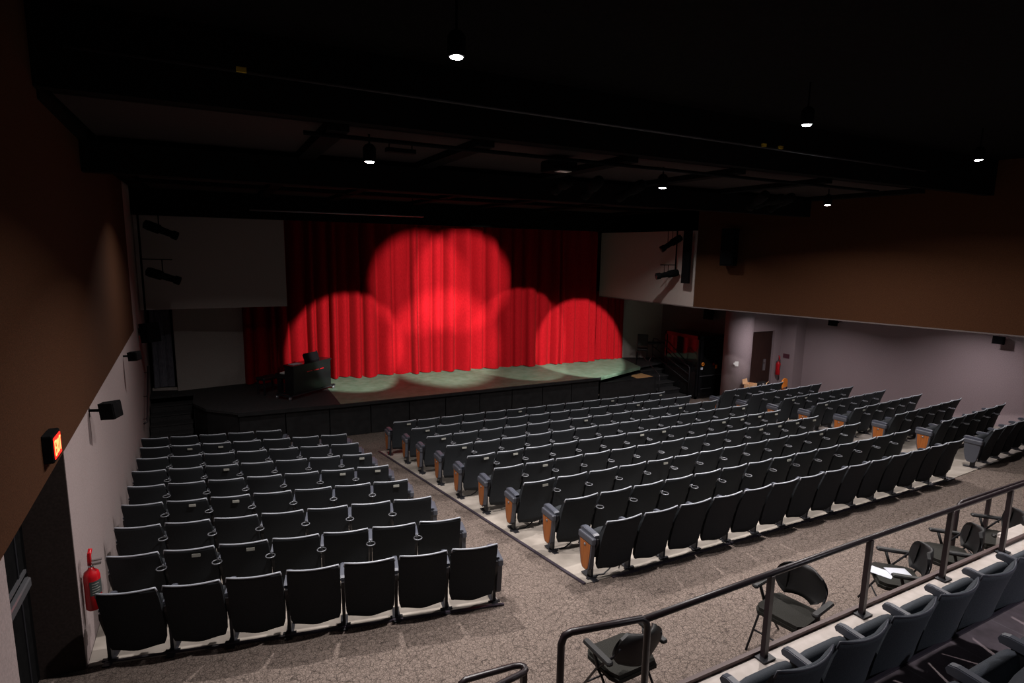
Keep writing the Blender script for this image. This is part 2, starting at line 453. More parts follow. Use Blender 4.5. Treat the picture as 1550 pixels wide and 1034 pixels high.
ME['plate'] = numplate().mesh('number_plate', M['plate'])

ORD = ['zeroth','first','second','third','fourth','fifth','sixth','seventh','eighth','ninth']
def rowname(k): return 'front row' if k == 1 else ('back row' if k == 9 else ORD[k]+' row from stage')
def seat(loc, rz, sx, label, group, last=False, left_end=False, right_end=False, cup=True, plate=False, wood=True, blue=False):
    t = thing('auditorium_seat', label, 'seat', loc, rz, group); t.scale = (sx,1,1)
    part('backrest', ME['backb' if blue else 'back'], t); part('top_edge', ME['edgeb' if blue else 'edge'], t); part('seat_cushion', ME['cushb' if blue else 'cush'], t)
    part('standard', ME['std'], t); part('armrest', ME['armw' if left_end else 'arm'], t)
    if cup: part('cup_holder', ME['cup'], t)
    if plate: part('number_plate', ME['plate'], t, 'silver number plate')
    if last:
        o = part('standard', ME['std'], t); o.location.x = .58
        o = part('armrest', ME['armw' if right_end else 'arm'], t); o.location.x = .58
    if left_end:
        e = part('end_panel', ME['endl'], t)
        if wood: part('wood_inlay', ME['inll'], e, 'orange wood inlay'); part('row_badge', ME['badl'], e)
    if right_end:
        e = part('end_panel', ME['endr'], t); e.location.x = .58
        if wood: part('wood_inlay', ME['inlr'], e, 'orange wood inlay'); part('row_badge', ME['badr'], e)
    return t

# row lines: start point, heading (radians from +X), curvature, width, start shift of each row
BLK = {
 'L': (-1.1016, 6.4605, -0.23545, .0086, .5611, [-2.140,-1.842,-1.584,-1.332,-1.064,-.804,-.541,-.271,0]),
 'C': (4.0542, 5.5284, -0.01752, .00417, .5835, [-.652,-.500,-.457,-.369,-.317,-.222,-.163,-.019,0]),
 'R': (13.4736, 5.6083, .08707, .00555, .5994, [0,.256,.253,.319,.269,.253,.183,.136,0]),
}
DR = .92204
def foot(bl, k, t):
    x, y, th, ka, w, s = BLK[bl]
    d = (9-k)*DR; r9 = 1/ka; c = Vector((x - math.sin(th)*r9, y + math.cos(th)*r9))
    r = r9-d; a = th + (s[k-1]+t*w)/r
    return c.x+math.sin(a)*r, c.y-math.cos(a)*r, a, w
PLATES = {'L':{}, 'C':{}, 'R':{}}
PLATES = {'L': {2: [1, 2], 4: [2, 6], 5: [5, 6], 6: [1, 2, 6], 8: [1, 2]}, 'C': {1: [0, 5, 10, 13], 2: [0, 10], 3: [0, 6, 11], 4: [0, 13], 5: [0, 1, 6, 7, 10, 11, 12, 13], 6: [1, 10, 11, 12, 13], 7: [0, 4, 11], 8: [7]}, 'R': {4: [0, 1], 5: [0], 6: [0]}}
for bl, side_l, side_r, gname in (('L','the left wall','the aisle','left'),('C','left aisle','right aisle','centre'),('R','the aisle','the right wall','right')):
    for k in range(1,10):
        if bl == 'R' and k == 1: continue
        n = {'L':7,'C':14,'R':6}[bl]
        if bl == 'L' and k == 1: n = 5
        if bl == 'R' and k == 2: n = 5
        if bl == 'R' and k == 9: n = 7
        for j in range(n):
            x, y, a, w = foot(bl,k,j); x2, y2, _, _ = foot(bl,k,j+1)
            ang = math.atan2(y2-y, x2-x)
            if j+1 <= (n+1)//2: nm = ORD[j+1]+' from '+side_l
            else: nm = ORD[n-j]+' from '+side_r
            rown = rowname(k)
            if bl == 'R' and k == 2: rown = 'frontmost row'
            lab = 'charcoal folding seat, %s, %s of %s block' % (nm, rown, gname)
            le = (j == 0 and bl != 'L'); re = (j == n-1 and bl != 'R')
            seat((x,y,zf(x,y)+.012), ang, w/.58, lab, 'auditorium seats in the %s block' % gname,
                 last=(j == n-1), left_end=le, right_end=re, cup=(k < 9 and j > 0),
                 plate=(j in PLATES[bl].get(k, ())), wood=not (bl == 'R' and k == 9))
for k, nm in ((5,'fifth'),(7,'seventh'),(8,'eighth'),(9,'last')):
    x, y, a, w = foot('C',k,.15); z0 = zf(x,y)+.02
    mb = MB(); mb.tube([(x-.05,y,z0),(x+.10,y-.02,z0),(x+.2,y,z0+.03),(x+.30,y+.01,z0+.10),(x+.38,y+.01,z0+.06),(x+.36,y,z0)], .009, 6)
    tag(mb.build('floor_cable', M['metal']), 'black cable loop under the aisle seat of the %s centre row' % nm, 'cable', 'cable loops under the aisle seats')
# raised tiers: rows seen from above behind the railing
for i in range(11):
    x = 2.76+.577*i
    if i < 8: nm = ORD[i+1] if i else 'leftmost'
    else: nm = None
    if i < 8:
        lab = 'slate grey seat on the tier behind the railing, %s from its left end' % (nm if i else 'first')
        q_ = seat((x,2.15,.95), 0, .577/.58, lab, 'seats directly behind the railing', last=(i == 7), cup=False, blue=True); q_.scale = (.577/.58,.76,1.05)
for i in range(4):
    lab = 'slate grey seat on upper tier at lower right corner, %s from left end' % ORD[i+1]
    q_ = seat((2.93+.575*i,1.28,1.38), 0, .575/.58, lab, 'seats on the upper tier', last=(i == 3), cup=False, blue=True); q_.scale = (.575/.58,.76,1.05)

# ------------------------------------------------------------------ stage
SZ = .09
st = thing('stage_platform', 'raised stage with green grey deck and black front below red curtain', 'stage', (0,0,0))
mb = MB(); P = [(2.9,15.47),(11.4,15.45),(13.85,16.35),(14.3,18.0),(14.3,20.5),(2.9,20.5)]
mb.prism(P, .03, SZ, 'z'); mb.build('deck', M['deck'], st)
mb = MB(); P = [(.42,15.62),(2.9,15.47),(2.9,20.5),(-1.70,20.5),(wl(18.25,.02),18.25),(-.62,18.25),(-.62,17.1),(-.3,16.3)]
mb.prism(P, .03, SZ, 'z'); mb.build('side_deck', M['apron'], st, ); 
mb = MB(); P = [(13.86,16.36),(16.0,16.9),(15.9,17.5),(14.4,20.5),(14.31,20.5),(14.31,18.0)]
mb.prism(P, .03, SZ, 'z'); mb.build('side_deck', M['apron'], st)
mb = MB(); P = [(.42,15.61),(2.9,15.46),(11.4,15.44),(11.4,15.40),(2.9,15.42),(.40,15.57)]
mb.prism(P, .0, .085, 'z'); mb.build('front_edge', M['skirt'], st)
mb = MB(); vslab(mb, (11.4,15.44), (13.85,16.34), -.02, SZ+.004, .02); mb.build('deck_edge', M['deck'], st)
pts = [(-.60,17.1),(-.28,16.32),(.42,15.66)] + [(.42+1.1*i, 15.66-(.15*(min(.42+1.1*i,2.9)-.42)/2.48)) for i in range(1,11)]
for p, q in zip(pts[:-1], pts[1:]):
    mb = MB(); d = (Vector(q)-Vector(p)).normalized()*.012
    vslab(mb, (p[0]+d.x,p[1]+d.y+.02), (q[0]-d.x,q[1]-d.y+.02), zf(*p)+.001, .03, .04)
    mb.build('skirt_panel', M['skirt'], st)
mb = MB()
vslab(mb, (-.6,17.1), (-.6,18.3), -1.2, .03, -.04); mb.build('skirt_panel', M['skirt'], st)
lb = thing('low_platform', 'low black platform with worn plywood patch at right end of stage front', 'platform', (11.45,15.5,-.99))
mb = MB(); P = [(0,0),(2.45,.0),(2.45,.9),(2.4,.8)]
mb.prism([(0,0),(2.45,0),(2.45,1.05),(1.9,.72),(0,.02)], .0, .84, 'z'); mb.box(0,-.02,.84,2.46,.03,.875); mb.build('body', M['skirt'], lb)
mb = MB(); mb.prism([(1.70,.04),(2.42,.03),(2.38,.75),(1.85,.62),(1.70,.50)], .841, .852, 'z'); mb.build('plywood_patch', M['plywood'], lb)

# ------------------------------------------------------------------ curtains
def curtain(name, p, q, z0, z1, amp, per, m, seed, parent=None):
    rnd = random.Random(seed); p = Vector(p); q = Vector(q); L = (q-p).length; d = (q-p)/L; n = Vector((-d.y,d.x))
    folds = []; s = 0
    while s < L:
        w = per*rnd.uniform(.55,1.5); folds.append((s, w, rnd.uniform(.5,1.25), rnd.uniform(.3,.7))); s += w
    NZ = 7; cols = []
    for f0, w, a, sk in folds:
        for i in range(10):
            u = i/10; ss = f0+w*u
            if ss > L: break
            v = u**(math.log(.5)/math.log(sk))
            h = math.sin(PI*v)**.6*a
            row = []
            for k in range(NZ):
                kz = k/(NZ-1)
                am = amp*(1.15-.45*kz)
                wob = .012*math.sin(ss*3.1+kz*4+seed)*(1-kz)
                pp = p + d*(ss + .02*math.sin(kz*3+ss*1.7)*(1-kz)) - n*(h*am+wob)
                row.append((pp.x, pp.y, z0+(z1-z0)*kz + (.012*math.sin(ss*5) if k == 0 else 0)))
            cols.append(row)
    mb = MB(); mb.grid(cols, True)
    back = [[(x+n.x*.05, y+n.y*.05, z) for x,y,z in (c[0], c[-1])] for c in (cols[0], cols[-1])]
    mb.grid(back, False)
    return mb.build(name, m, parent)
c = curtain('stage_curtain', (.75,19.05), (12.9,18.05), SZ+.015, 5.35, .33, .40, M['red'], 3)
tag(c, 'tall pleated red velour curtain hanging across the stage', 'curtain')
c = curtain('side_curtain', (13.06,18.12), (14.28,18.02), SZ+.015, 2.75, .10, .2, M['red'], 5)
tag(c, 'narrow red curtain right of the dark gap beside main curtain', 'curtain')
c = curtain('grey_drape', (wl(19)+.1,19.06), (-1.1,18.98), .18, 2.55, .07, .16, M['greycloth'], 8)
tag(c, 'slate grey drape hanging in opening above left stage steps', 'curtain')

# ------------------------------------------------------------------ steps left and right of the stage
t = thing('stage_steps', 'black steps up to the stage along the left wall', 'steps', (0,0,0))
for i in range(5):
    mb = MB(); zt = SZ-.18*(i+1); y1 = 18.24-.34*i; y0 = y1-.36
    mb.box(wl(y0,.03), y0, zf(-1,y0), -.66, y1-.002, zt-.03); mb.box(wl(y0,.03), y0-.02, zt-.03, -.64, y1-.002, zt)
    mb.build('tread', M['apron'], t)
t = thing('stage_steps', 'black steps beside the glazed booth right of the stage', 'steps', (0,0,0))
for i in range(5):
    zt = SZ-.18*(i+1); y1 = 16.78-.32*i; y0 = y1-.34
    mb = MB(); mb.box(13.95, y0, zf(14,y0)+.002, 15.0, y1-.002, zt-.035); mb.build('riser', M['skirt'], t)
    mb = MB(); mb.box(13.93, y0-.03, zt-.033, 15.02, y1-.002, zt); mb.build('tread', M['apron'], t)
def handrail(name, label, pts, posts, r=.02, m='metal'):
    t = thing(name, label, 'handrail', (0,0,0))
    mb = MB(); mb.tube(pts, r, 8); mb.build('rail', M[m], t)
    for a, b in posts:
        mb = MB(); mb.tube([a,b], r*.9, 8); mb.build('post', M[m], t)
    return t
t = handrail('handrail', 'black steel handrail rising beside the right stage steps', [(15.08,15.12,-.9),(15.08,15.12,.15),(15.08,15.18,.24),(15.08,15.3,.26),(14.95,16.75,1.0),(14.95,16.95,1.0),(14.95,17.0,.9)],
    [((14.95,16.98,.09),(14.95,16.98,.95))])
for k in (.3,.6):
    mb = MB(); mb.tube([(15.08,15.14,.24-k*1.0),(14.95,16.97,.98-k*1.0)], .014, 6); mb.build('lower_bar', M['metal'], t)
t = handrail('handrail', 'thin black handrail on left side of the right stage steps', [(13.9,15.35,-.98),(13.9,15.35,-.05),(13.9,15.42,.0),(13.88,16.5,.62),(13.88,16.62,.60),(13.88,16.62,.1)], [], .016)
mb = MB()
hp = [(wl(17.25,.09),17.3,1.12),(wl(17.25,.09),17.2,1.13),(wl(15.4,.09),15.42,.16),(wl(15.4,.02),15.38,.12)]
mb.tube(hp, .02, 8)
t = thing('handrail', 'brown wall mounted handrail beside left stage steps', 'handrail', (0,0,0)); mb.build('rail', M['rail'], t)
for y, z in ((17.1,1.06),(16.3,.62),(15.6,.24)):
    mb = MB(); mb.tube([(wl(y,0),y,z-.06),(wl(y,.06),y,z-.06),(wl(y,.09),y,z)], .01, 6); mb.build('bracket', M['rail'], t)

# ------------------------------------------------------------------ glazed lift enclosure
t = thing('lift_booth', 'black framed glazed booth between stage steps and white column', 'booth', (15.12,14.8,zf(15.8,14.8)))
H0 = 2.27; Wb = 1.46; D = 1.7
mb = MB()
for x in (0,Wb-.07):
    for y in (0,D-.07): mb.box(x,y,0,x+.07,y+.07,H0)
mb.box(0,0,H0-.12,Wb,.07,H0); mb.box(0,D-.07,H0-.12,Wb,D,H0); mb.box(0,0,H0-.12,.07,D,H0); mb.box(Wb-.07,0,H0-.12,Wb,D,H0)
mb.box(0,0,.0,Wb,.07,.1); mb.box(0,0,.0,.07,D,.1); mb.box(.02,.02,H0-.03,Wb-.02,D-.02,H0-.0)
mb.build('frame', M['gloss'], t)
mb = MB(); mb.box(.03,.08,.95,.04,D-.08,H0-.13); mb.build('side_glass', M['glass'], t)
mb = MB(); mb.box(.02,.08,.1,.05,D-.08,.95); mb.build('side_panel', M['skirt'], t)
d = MB(); d.box(.09,-.02,.12,Wb-.09,.03,.86); d.box(.09,-.02,.86,.28,.03,H0-.14); d.box(Wb-.25,-.02,.86,Wb-.09,.03,H0-.14); d.box(.28,-.02,H0-.26,Wb-.25,.03,H0-.14)
do = d.build('door', M['gloss'], t)
mb = MB(); mb.box(.28,.0,.86,Wb-.25,.012,H0-.26); mb.build('window', M['glass'], do)
mb = MB(); mb.tube([(Wb-.3,-.03,1.16),(Wb-.3,-.06,1.16),(Wb-.12,-.06,1.15)], .008, 6); mb.build('handle', M['chrome'], do)
mb = MB(); mb.box(.12,-.035,.82,Wb-.25,-.02,.85); mb.box(.2,-.035,.36,.7,-.02,.375); mb.build('push_strip', M['steel'], do)
mb = MB(); mb.box(Wb-.18,-.035,.12,Wb-.15,-.02,.27); mb.build('bolt', M['steel'], do)
mb = MB(); mb.box(Wb-.20,-.03,1.82,Wb-.10,-.021,2.02); sg = mb.build('notice_sign', M['white'], do)
mb = MB(); mb.lathe([(.028,0),(.028,.003)], 14, Matrix.Translation((Wb-.15,-.03,1.94)) @ Matrix.Rotation(PI/2,4,'X')); mb.build('red_mark', M['extred'], do)
# sundries hung on / standing inside the booth
mb = MB(); mb.tube([(.05*math.cos(a),0,.05*math.sin(a)) for a in [2*PI*i/14 for i in range(14)]], .02, 8, closed=True)
o = tag(mb.build('orange_ring', M['orange']), 'round orange ring hung on the booth door', 'ring'); o.location = (15.33,14.745,.36)
mb = MB(); mb.box(-.045,-.012,-.07,.045,.012,.07,b=.005)
o = tag(mb.build('orange_sign', M['orange']), 'small orange card stuck on the booth door', 'sign'); o.location = (16.0,14.762,.22)
mb = MB(); mb.lathe([(.05,0),(.055,.004),(.05,.008)], 14, Matrix.Rotation(PI/2,4,'X'))
o = tag(mb.build('red_button', M['extred']), 'dark red round emblem left of orange card on booth door', 'emblem'); o.location = (15.88,14.775,.32)
mb = MB(); mb.box(-.05,-.012,-.04,.05,.012,.04,b=.005)
o = tag(mb.build('white_card', M['paper']), 'small white and blue card below the orange ring', 'card'); o.location = (15.30,14.762,.20)

# ------------------------------------------------------------------ piano on its dolly, and stool
t = thing('upright_piano', 'black upright piano on wheeled dolly seen from behind, left of curtain', 'piano', (1.84,16.34,SZ), math.atan2(.74,.98))
# local x along the back panel, y towards the player
mb = MB(); mb.box(0,0,.14,1.42,.34,.93,b=.01); mb.box(-.02,-.02,.90,1.44,.36,.95,b=.008); mb.build('case', M['gloss'], t)
mb = MB(); mb.box(.0,.34,.55,1.42,.70,.68,b=.01); mb.box(.02,.5,.14,.10,.6,.55); mb.box(1.32,.5,.14,1.40,.6,.55); mb.build('key_bed', M['gloss'], t)
mb = MB(); mb.box(.08,.42,.68,1.34,.60,.70); mb.build('keys', M['white'], t)
mb = MB(); 
mb.box(.48,-.015,.70,.68,-.005,.72); mb.box(.73,-.015,.70,.93,-.005,.72); mb.box(.98,-.015,.70,1.12,-.005,.72); mb.build('vent_slots', M['extred'], t)
mb = MB(); A = Matrix.Translation((.62,.16,.95)) @ Matrix.Rotation(R(-20),4,'X')
mb.box(0,0,0,.50,.02,.24,A,b=.004); mb.box(-.03,.0,0,.0,.02,.22,A); mb.box(.5,.0,0,.53,.02,.26,A); mb.build('music_desk', M['gloss'], t)
dl = MB(); dl.box(-.12,.02,.09,1.6,.09,.14); dl.box(-.12,.50,.09,1.6,.57,.14); dl.box(-.10,.02,.09,-.03,.57,.14); dl.box(1.48,.02,.09,1.55,.57,.14)
do = dl.build('dolly', M['metal'], t)
for x in (-.1,1.56):
    for y in (.05,.53):
        mb = MB(); mb.lathe([(.045,-.02),(.05,-.012),(.05,.012),(.045,.02)], 14, Matrix.Translation((x,y,.052)) @ Matrix.Rotation(PI/2,4,'X')); mb.box(x-.02,y-.03,.05,x+.02,y+.03,.10)
        mb.build('castor', M['steel'], do)
mb = MB(); mb.box(-.15,-.11,0,.15,.11,.008, b=.002)
o = tag(mb.build('sheet_music', M['paper']), 'pale sheet music lying on top of the black piano', 'sheet music'); o.location = (1.93,16.62,SZ+.953); o.rotation_euler = (0,0,.6)
t = thing('piano_stool', 'small black stool behind the piano', 'stool', (1.28,17.45,SZ), .6)
mb = MB(); mb.box(-.28,-.17,.42,.28,.17,.50,b=.02); mb.build('seat', M['vinyl'], t)
for x in (-.24,.24):
    for y in (-.13,.13):
        mb = MB(); mb.box(x-.02,y-.02,0,x+.02,y+.02,.42); mb.build('leg', M['metal'], t)

# small black table and a chair in the right wing
t = thing('keyboard_stand', 'black folding table with thin legs in the right wing', 'table', (15.15,17.05,SZ), -.3)
mb = MB(); mb.box(-.38,-.2,.68,.38,.2,.73,b=.01); mb.build('top', M['metal'], t)
for s in (-1,1):
    mb = MB(); mb.tube([(-.3*s,-.12,0),(.22*s,.12,.68)], .014, 6); mb.build('leg', M['steel'], t)
t = thing('wing_chair', 'dark chair silhouette beside the black table in right wing', 'chair', (14.72,17.3,SZ), 2.4)
mb = MB(); mb.box(-.2,-.2,.42,.2,.2,.48,b=.02); mb.build('seat', M['vinyl'], t)
mb = MB(); mb.box(-.2,.17,.62,.2,.21,1.05,b=.02); mb.build('backrest', M['vinyl'], t)
for x in (-.18,.18):
    for y in (-.18,.19):
        mb = MB(); mb.tube([(x,y,0),(x,y,.42 if y<0 else 1.0)], .012, 6); mb.build('leg', M['metal'], t)

# ------------------------------------------------------------------ railing
def post(mb, x, y, z0, z1, s=.022): mb.box(x-s,y-s,z0,x+s,y+s,z1)
t = thing('guard_railing', 'long brown painted railing on the edge of the front tier', 'railing', (0,0,0))
mb = MB(); mb.tube([(2.58,2.86,1.685),(5,2.865,1.70),(9,2.865,1.70),(16,2.865,1.70)], .026, 10); mb.build('top_rail', M['rail'], t)
for x in (3.88,5.20,6.56,7.79,9.15,10.5):
    mb = MB(); post(mb, x, 2.85, .95, 1.69); p_ = mb.build('post', M['rail'], t)
    mb = MB(); mb.box(x-.07,2.79,.951,x+.07,2.89,.966); mb.build('base_plate', M['metal'], p_)
def arcpts(c, u, v, r, n=6):
    return [tuple(Vector(c) + Vector(u)*r*math.cos(PI/2*i/n) + Vector(v)*r*math.sin(PI/2*i/n) for i in range(n+1))]
t = thing('stair_handrail', 'brown handrail loop joining the left end of long railing', 'handrail', (0,0,0))
mb = MB(); mb.tube([(2.60,2.845,.0),(2.60,2.845,1.62),(2.59,2.85,1.67),(2.55,2.858,1.70),(2.03,2.955,1.70),(1.98,2.965,1.68),(1.96,2.97,1.62),(1.96,2.97,.3)], .026, 10); mb.build('rail', M['rail'], t)
t = thing('stair_handrail', 'small brown handrail loop at bottom edge, left of the long railing', 'handrail', (0,0,0))
ZL = 1.25
mb = MB(); mb.tube([(1.38,3.34,.15),(1.38,3.34,1.2),(1.39,3.36,1.24),(1.43,3.37,ZL),(1.80,3.34,ZL),(1.845,3.325,ZL),(1.865,3.30,ZL),(1.86,3.27,ZL),(1.83,3.25,ZL),(1.38,3.19,ZL),(1.2,3.17,ZL)], .023, 10); mb.build('rail', M['rail'], t)
mb = MB(); post(mb, 1.85, 3.28, .15, ZL-.01, .02); mb.build('post', M['rail'], t)
t = thing('ramp_handrail', 'second brown handrail loop behind the railing at right edge', 'handrail', (0,0,0))
mb = MB(); mb.tube([(8.46,3.61,.15),(8.46,3.61,1.0),(8.48,3.61,1.07),(8.55,3.61,1.10),(10.2,3.59,1.10),(12,3.57,1.10)], .025, 10); mb.build('rail', M['rail'], t)
mb = MB(); post(mb, 9.2, 3.585, .15, 1.09, .021); mb.build('post', M['rail'], t)
t = thing('cream_steps', 'cream coloured step edges beyond the folding chairs at right', 'steps', (8.15,2.94,.17))
mb = MB(); mb.box(.0,0,0,1.8,.10,.80); mb.box(.25,.105,0,1.8,.20,.74); mb.build('treads', M['ledge'], t)

# ------------------------------------------------------------------ padded folding chairs with arms
def folding_chair(loc, rz, label):
    t = thing('folding_chair', label, 'chair', loc, rz, 'padded folding chairs in front of the railing'); t.scale = (1.08,1.08,1.05)
    # faces +y locally
    mb = MB(); P = [(-.20,-.20),(.20,-.20),(.235,-.12),(.235,.16),(.19,.22),(-.19,.22),(-.235,.16),(-.235,-.12)]
    mb.prism(P, .405, .44, 'z'); mb.prism([(x*.95,y*.95) for x,y in P], .44, .475, 'z'); mb.build('seat', M['seatpad'], t)
    # curved oval backrest
    mb = MB(); rr = []
    for i in range(9):
        v = i/8; z = .53+.31*v; hw = .25*math.sqrt(max(.02,1-(2*v-1)**2*.72))
        rr.append([(u*hw, -.235-.05*v+ (u*u)*.07, z) for u in [-1+j/5 for j in range(11)]])
    fr = [[(x*.98, y+.03, z) for x,y,z in r] for r in rr]
    loop = rr+fr[::-1]; mb.grid(loop, True, True)
    n = len(loop); mb.add([r[0] for r in loop], [tuple(range(n))]); mb.add([r[-1] for r in loop], [tuple(range(n-1,-1,-1))])
    mb.build('backrest', M['vinyl'], t)
    for s in (-1,1):
        mb = MB(); mb.tube([(s*.245,.27,.0),(s*.245,.02,.42),(s*.24,-.18,.66),(s*.21,-.21,.74)], .011, 8); mb.build('leg', M['metal'], t)
        mb = MB(); mb.tube([(s*.225,-.30,.0),(s*.225,-.02,.36),(s*.225,.08,.42)], .011, 8); mb.build('leg', M['metal'], t)
        mb = MB(); mb.box(s*.285-.03,-.20,.595,s*.285+.03,.14,.63,b=.012); mb.tube([(s*.27,.05,.60),(s*.25,.0,.44)], .015, 8); mb.tube([(s*.27,-.14,.60),(s*.245,-.13,.57)], .011, 6); mb.build('armrest', M['vinyl'], t)
    mb = MB(); mb.tube([(-.245,.16,.18),(.245,.16,.18)], .009, 6); mb.build('brace', M['metal'], t)
    mb = MB(); mb.tube([(-.225,-.2,.13),(.225,-.2,.13)], .009, 6); mb.build('brace', M['metal'], t)
    return t
CH = [((3.10,3.70,.17), R(2), 'black padded folding chair behind the stair handrail, nearest to the camera'),
      ((5.06,3.48,.17), R(100), 'black folding chair with empty olive seat under long railing, second from left'),
      ((6.74,3.36,.17), R(44), 'black folding chair with white papers on its seat'),
      ((7.84,3.36,.17), R(42), 'black folding chair directly right of the one with papers'),
      ((8.84,3.34,.17), R(44), 'rightmost black folding chair, beside the second handrail loop')]
for l, a, n_ in CH: folding_chair(l, a, n_)
for i, (dx, dy, a) in enumerate(((-.08,.05,.3),(.09,-.04,1.0))):
    mb = MB(); mb.box(-.085,-.115,0,.085,.115,.004+.003*i)
    o = tag(mb.build('paper_sheet', M['paper']), ('white paper on folding chair seat, nearer its front edge' if i == 0 else 'white paper on folding chair seat, nearer its backrest'), 'paper', 'papers on the folding chair')
    o.location = (6.70+dx, 3.42+dy, .17+.502+.0045*i); o.rotation_euler = (0,0,a)

# ------------------------------------------------------------------ lights overhead
LP = [(1.95,4.85,5.85),(6.70,5.02,5.85),(11.40,5.28,5.85),(1.80,7.30,5.28),(6.55,7.42,5.28),(11.45,7.92,5.28)]
LN = ['largest round ceiling lamp, top centre of the hall','ceiling lamp at upper right, middle of the near row','ceiling lamp near the top right edge',
      'ceiling lamp above the left of stage, before the dark beam','ceiling lamp right of centre in the far row','small far ceiling lamp above the right balcony wall']
def spot(loc, target, power, ang, blend, col, r=.05, name='lamp_light'):
    ld = bpy.data.lights.new(name, 'SPOT'); ld.energy = power; ld.spot_size = ang; ld.spot_blend = blend; ld.color = col; ld.shadow_soft_size = r
    o = bpy.data.objects.new(name, ld); COL.objects.link(o); o.location = loc
    d = Vector(target)-Vector(loc); o.rotation_euler = d.to_track_quat('-Z','Y').to_euler(); return o
LPOW = 150
def disc(loc, power, col, size=.13, spread=119):
    ld = bpy.data.lights.new('lamp_light', 'AREA'); ld.shape = 'DISK'; ld.size = size; ld.energy = power; ld.color = col; ld.spread = R(spread)
    o = bpy.data.objects.new('lamp_light', ld); COL.objects.link(o); o.location = loc; return o
for (x,y,z), n_ in zip(LP, LN):
    zc = 6.35 if y < 6.7 else 5.6
    t = thing('ceiling_lamp', n_, 'ceiling lamp', (x,y,z), 0, 'round ceiling lamps')
    mb = MB(); mb.lathe([(.072,.0),(.078,.01),(.078,.16),(.05,.20),(.03,.21)], 20)
    # open rim: ring only, lens recessed
    mb.build('housing', M['black'], t)
    mb = MB(); mb.tube([(0,0,.2),(0,0,max(.22,zc-z))], .012, 6); mb.build('stem', M['black'], t)
    mb = MB(); mb.lathe([(.0,-.012),(.050,-.010),(.055,-.002)], 24); mb.build('lens', M['lamp'], t, )
    disc((x,y,z-.03), LPOW*(1.15 if x > 11 else 1), (1,.93,.90), .13, 152 if x > 11 else (134 if x < 3 else 120))
for x in (7.2,):       # unseen lamp added to light the tier seats and tiles
    t = thing('ceiling_lamp', 'round ceiling lamp above the upper tier', 'ceiling lamp', (x,-1.9,5.5), 0, 'round ceiling lamps')
    mb = MB(); mb.lathe([(.072,.0),(.078,.01),(.078,.16),(.05,.20),(.03,.25)], 20); mb.build('housing', M['black'], t)
    mb = MB(); mb.lathe([(.0,-.012),(.050,-.010),(.055,-.002)], 24); mb.build('lens', M['lamp'], t)
    disc((x,-1.9,5.47), 150, (.95,.93,1), .16, 140)

for x, y in ((16.6,7.6),(15.5,11.6)):            # lamps in the low ceiling over the right-hand block
    t = thing('soffit_lamp', 'round lamp in the low ceiling behind the brown balcony wall', 'ceiling lamp', (x,y,2.765), 0, 'lamps in the low ceiling')
    mb = MB(); mb.lathe([(.09,-.01),(.10,.0),(.10,.035)], 20); mb.build('housing', M['black'], t)
    mb = MB(); mb.lathe([(.0,-.02),(.075,-.018),(.08,-.011)], 24); mb.build('lens', M['lamp'], t)
    disc((x,y,2.73), 40 if y < 9 else 62, (1,.9,.93), .15, 146)

for x, y, px in ((.3,11.9,60),(10.9,12.4,70)):       # unseen lamps added behind the bulkhead to light the front panels
    t = thing('ceiling_lamp', 'round ceiling lamp hidden behind the dark bulkhead near side wall', 'ceiling lamp', (x,y,5.46), 0, 'round ceiling lamps')
    mb = MB(); mb.lathe([(.072,.0),(.078,.01),(.078,.14)], 20); mb.build('housing', M['black'], t)
    mb = MB(); mb.lathe([(.0,-.012),(.050,-.010),(.055,-.002)], 24); mb.build('lens', M['lamp'], t)
    disc((x,y,5.43), px, (1,.93,.90), .13, 130)

# profile spotlights on the curtain, hung on a batten behind the bulkhead
t = thing('lighting_batten', 'black lighting pipe hanging in front of the ceiling bulkhead', 'pipe', (0,0,0))
mb = MB(); mb.tube([(1.0,7.0,5.49),(11.6,7.0,5.49)], .025, 8); mb.build('pipe', M['black'], t)
def fixture(loc, target, name, label, group, scale=1.0, power=0, ang=.3, blend=.12, col=(1,1,1), mname='black'):
    t = thing(name, label, 'stage light', loc, 0, group)
    d = (Vector(target)-Vector(loc)).normalized(); q = d.to_track_quat('Z','Y'); t.rotation_mode = 'QUATERNION'; t.rotation_quaternion = q
    s = scale
    mb = MB(); mb.lathe([(.02,-.30*s),(.085*s,-.28*s),(.10*s,-.22*s),(.10*s,.0),(.075*s,.03*s),(.07*s,.24*s),(.088*s,.25*s),(.092*s,.36*s),(.08*s,.362*s),(.02,.34*s)], 16); mb.build('body', M[mname], t)
    mb = MB(); mb.lathe([(.0,.364*s),(.07*s,.364*s),(.07*s,.368*s)], 16); mb.build('lens', M['glass'], t)
    if power: spot(Vector(loc)+d*.5*s, target, power, ang, blend, col, .02, 'curtain_spot')
    return t
CUR = [ # target x, z, radius, power
 ((3.72,.95),2.02,10500,.28,5.6),((6.15,3.10),1.95,8000,.5,4.4),((7.6,3.15),2.0,9500,.45,8.6),((7.0,.95),2.3,14500,.6,4.9),((9.7,.9),2.15,4800,.18,8.9),((12.2,.6),2.0,11500,.22,8.3)]
for i, ((tx,tz),r_,pw,bl_,lx) in enumerate(CUR):
    ty = 19.05-(tx-.75)*(1/12.15)-.1
    loc = (lx, 7.0, 5.15); dist = (Vector((tx,ty,tz))-Vector(loc)).length
    fixture(loc, (tx,ty,tz), 'profile_spotlight', 'black profile spotlight hanging below the front ceiling, %s from the left' % ORD[i+1], 'curtain spotlights', .8, pw, 2*math.atan(r_/dist), bl_, (1,.95,.88), 'ceil')

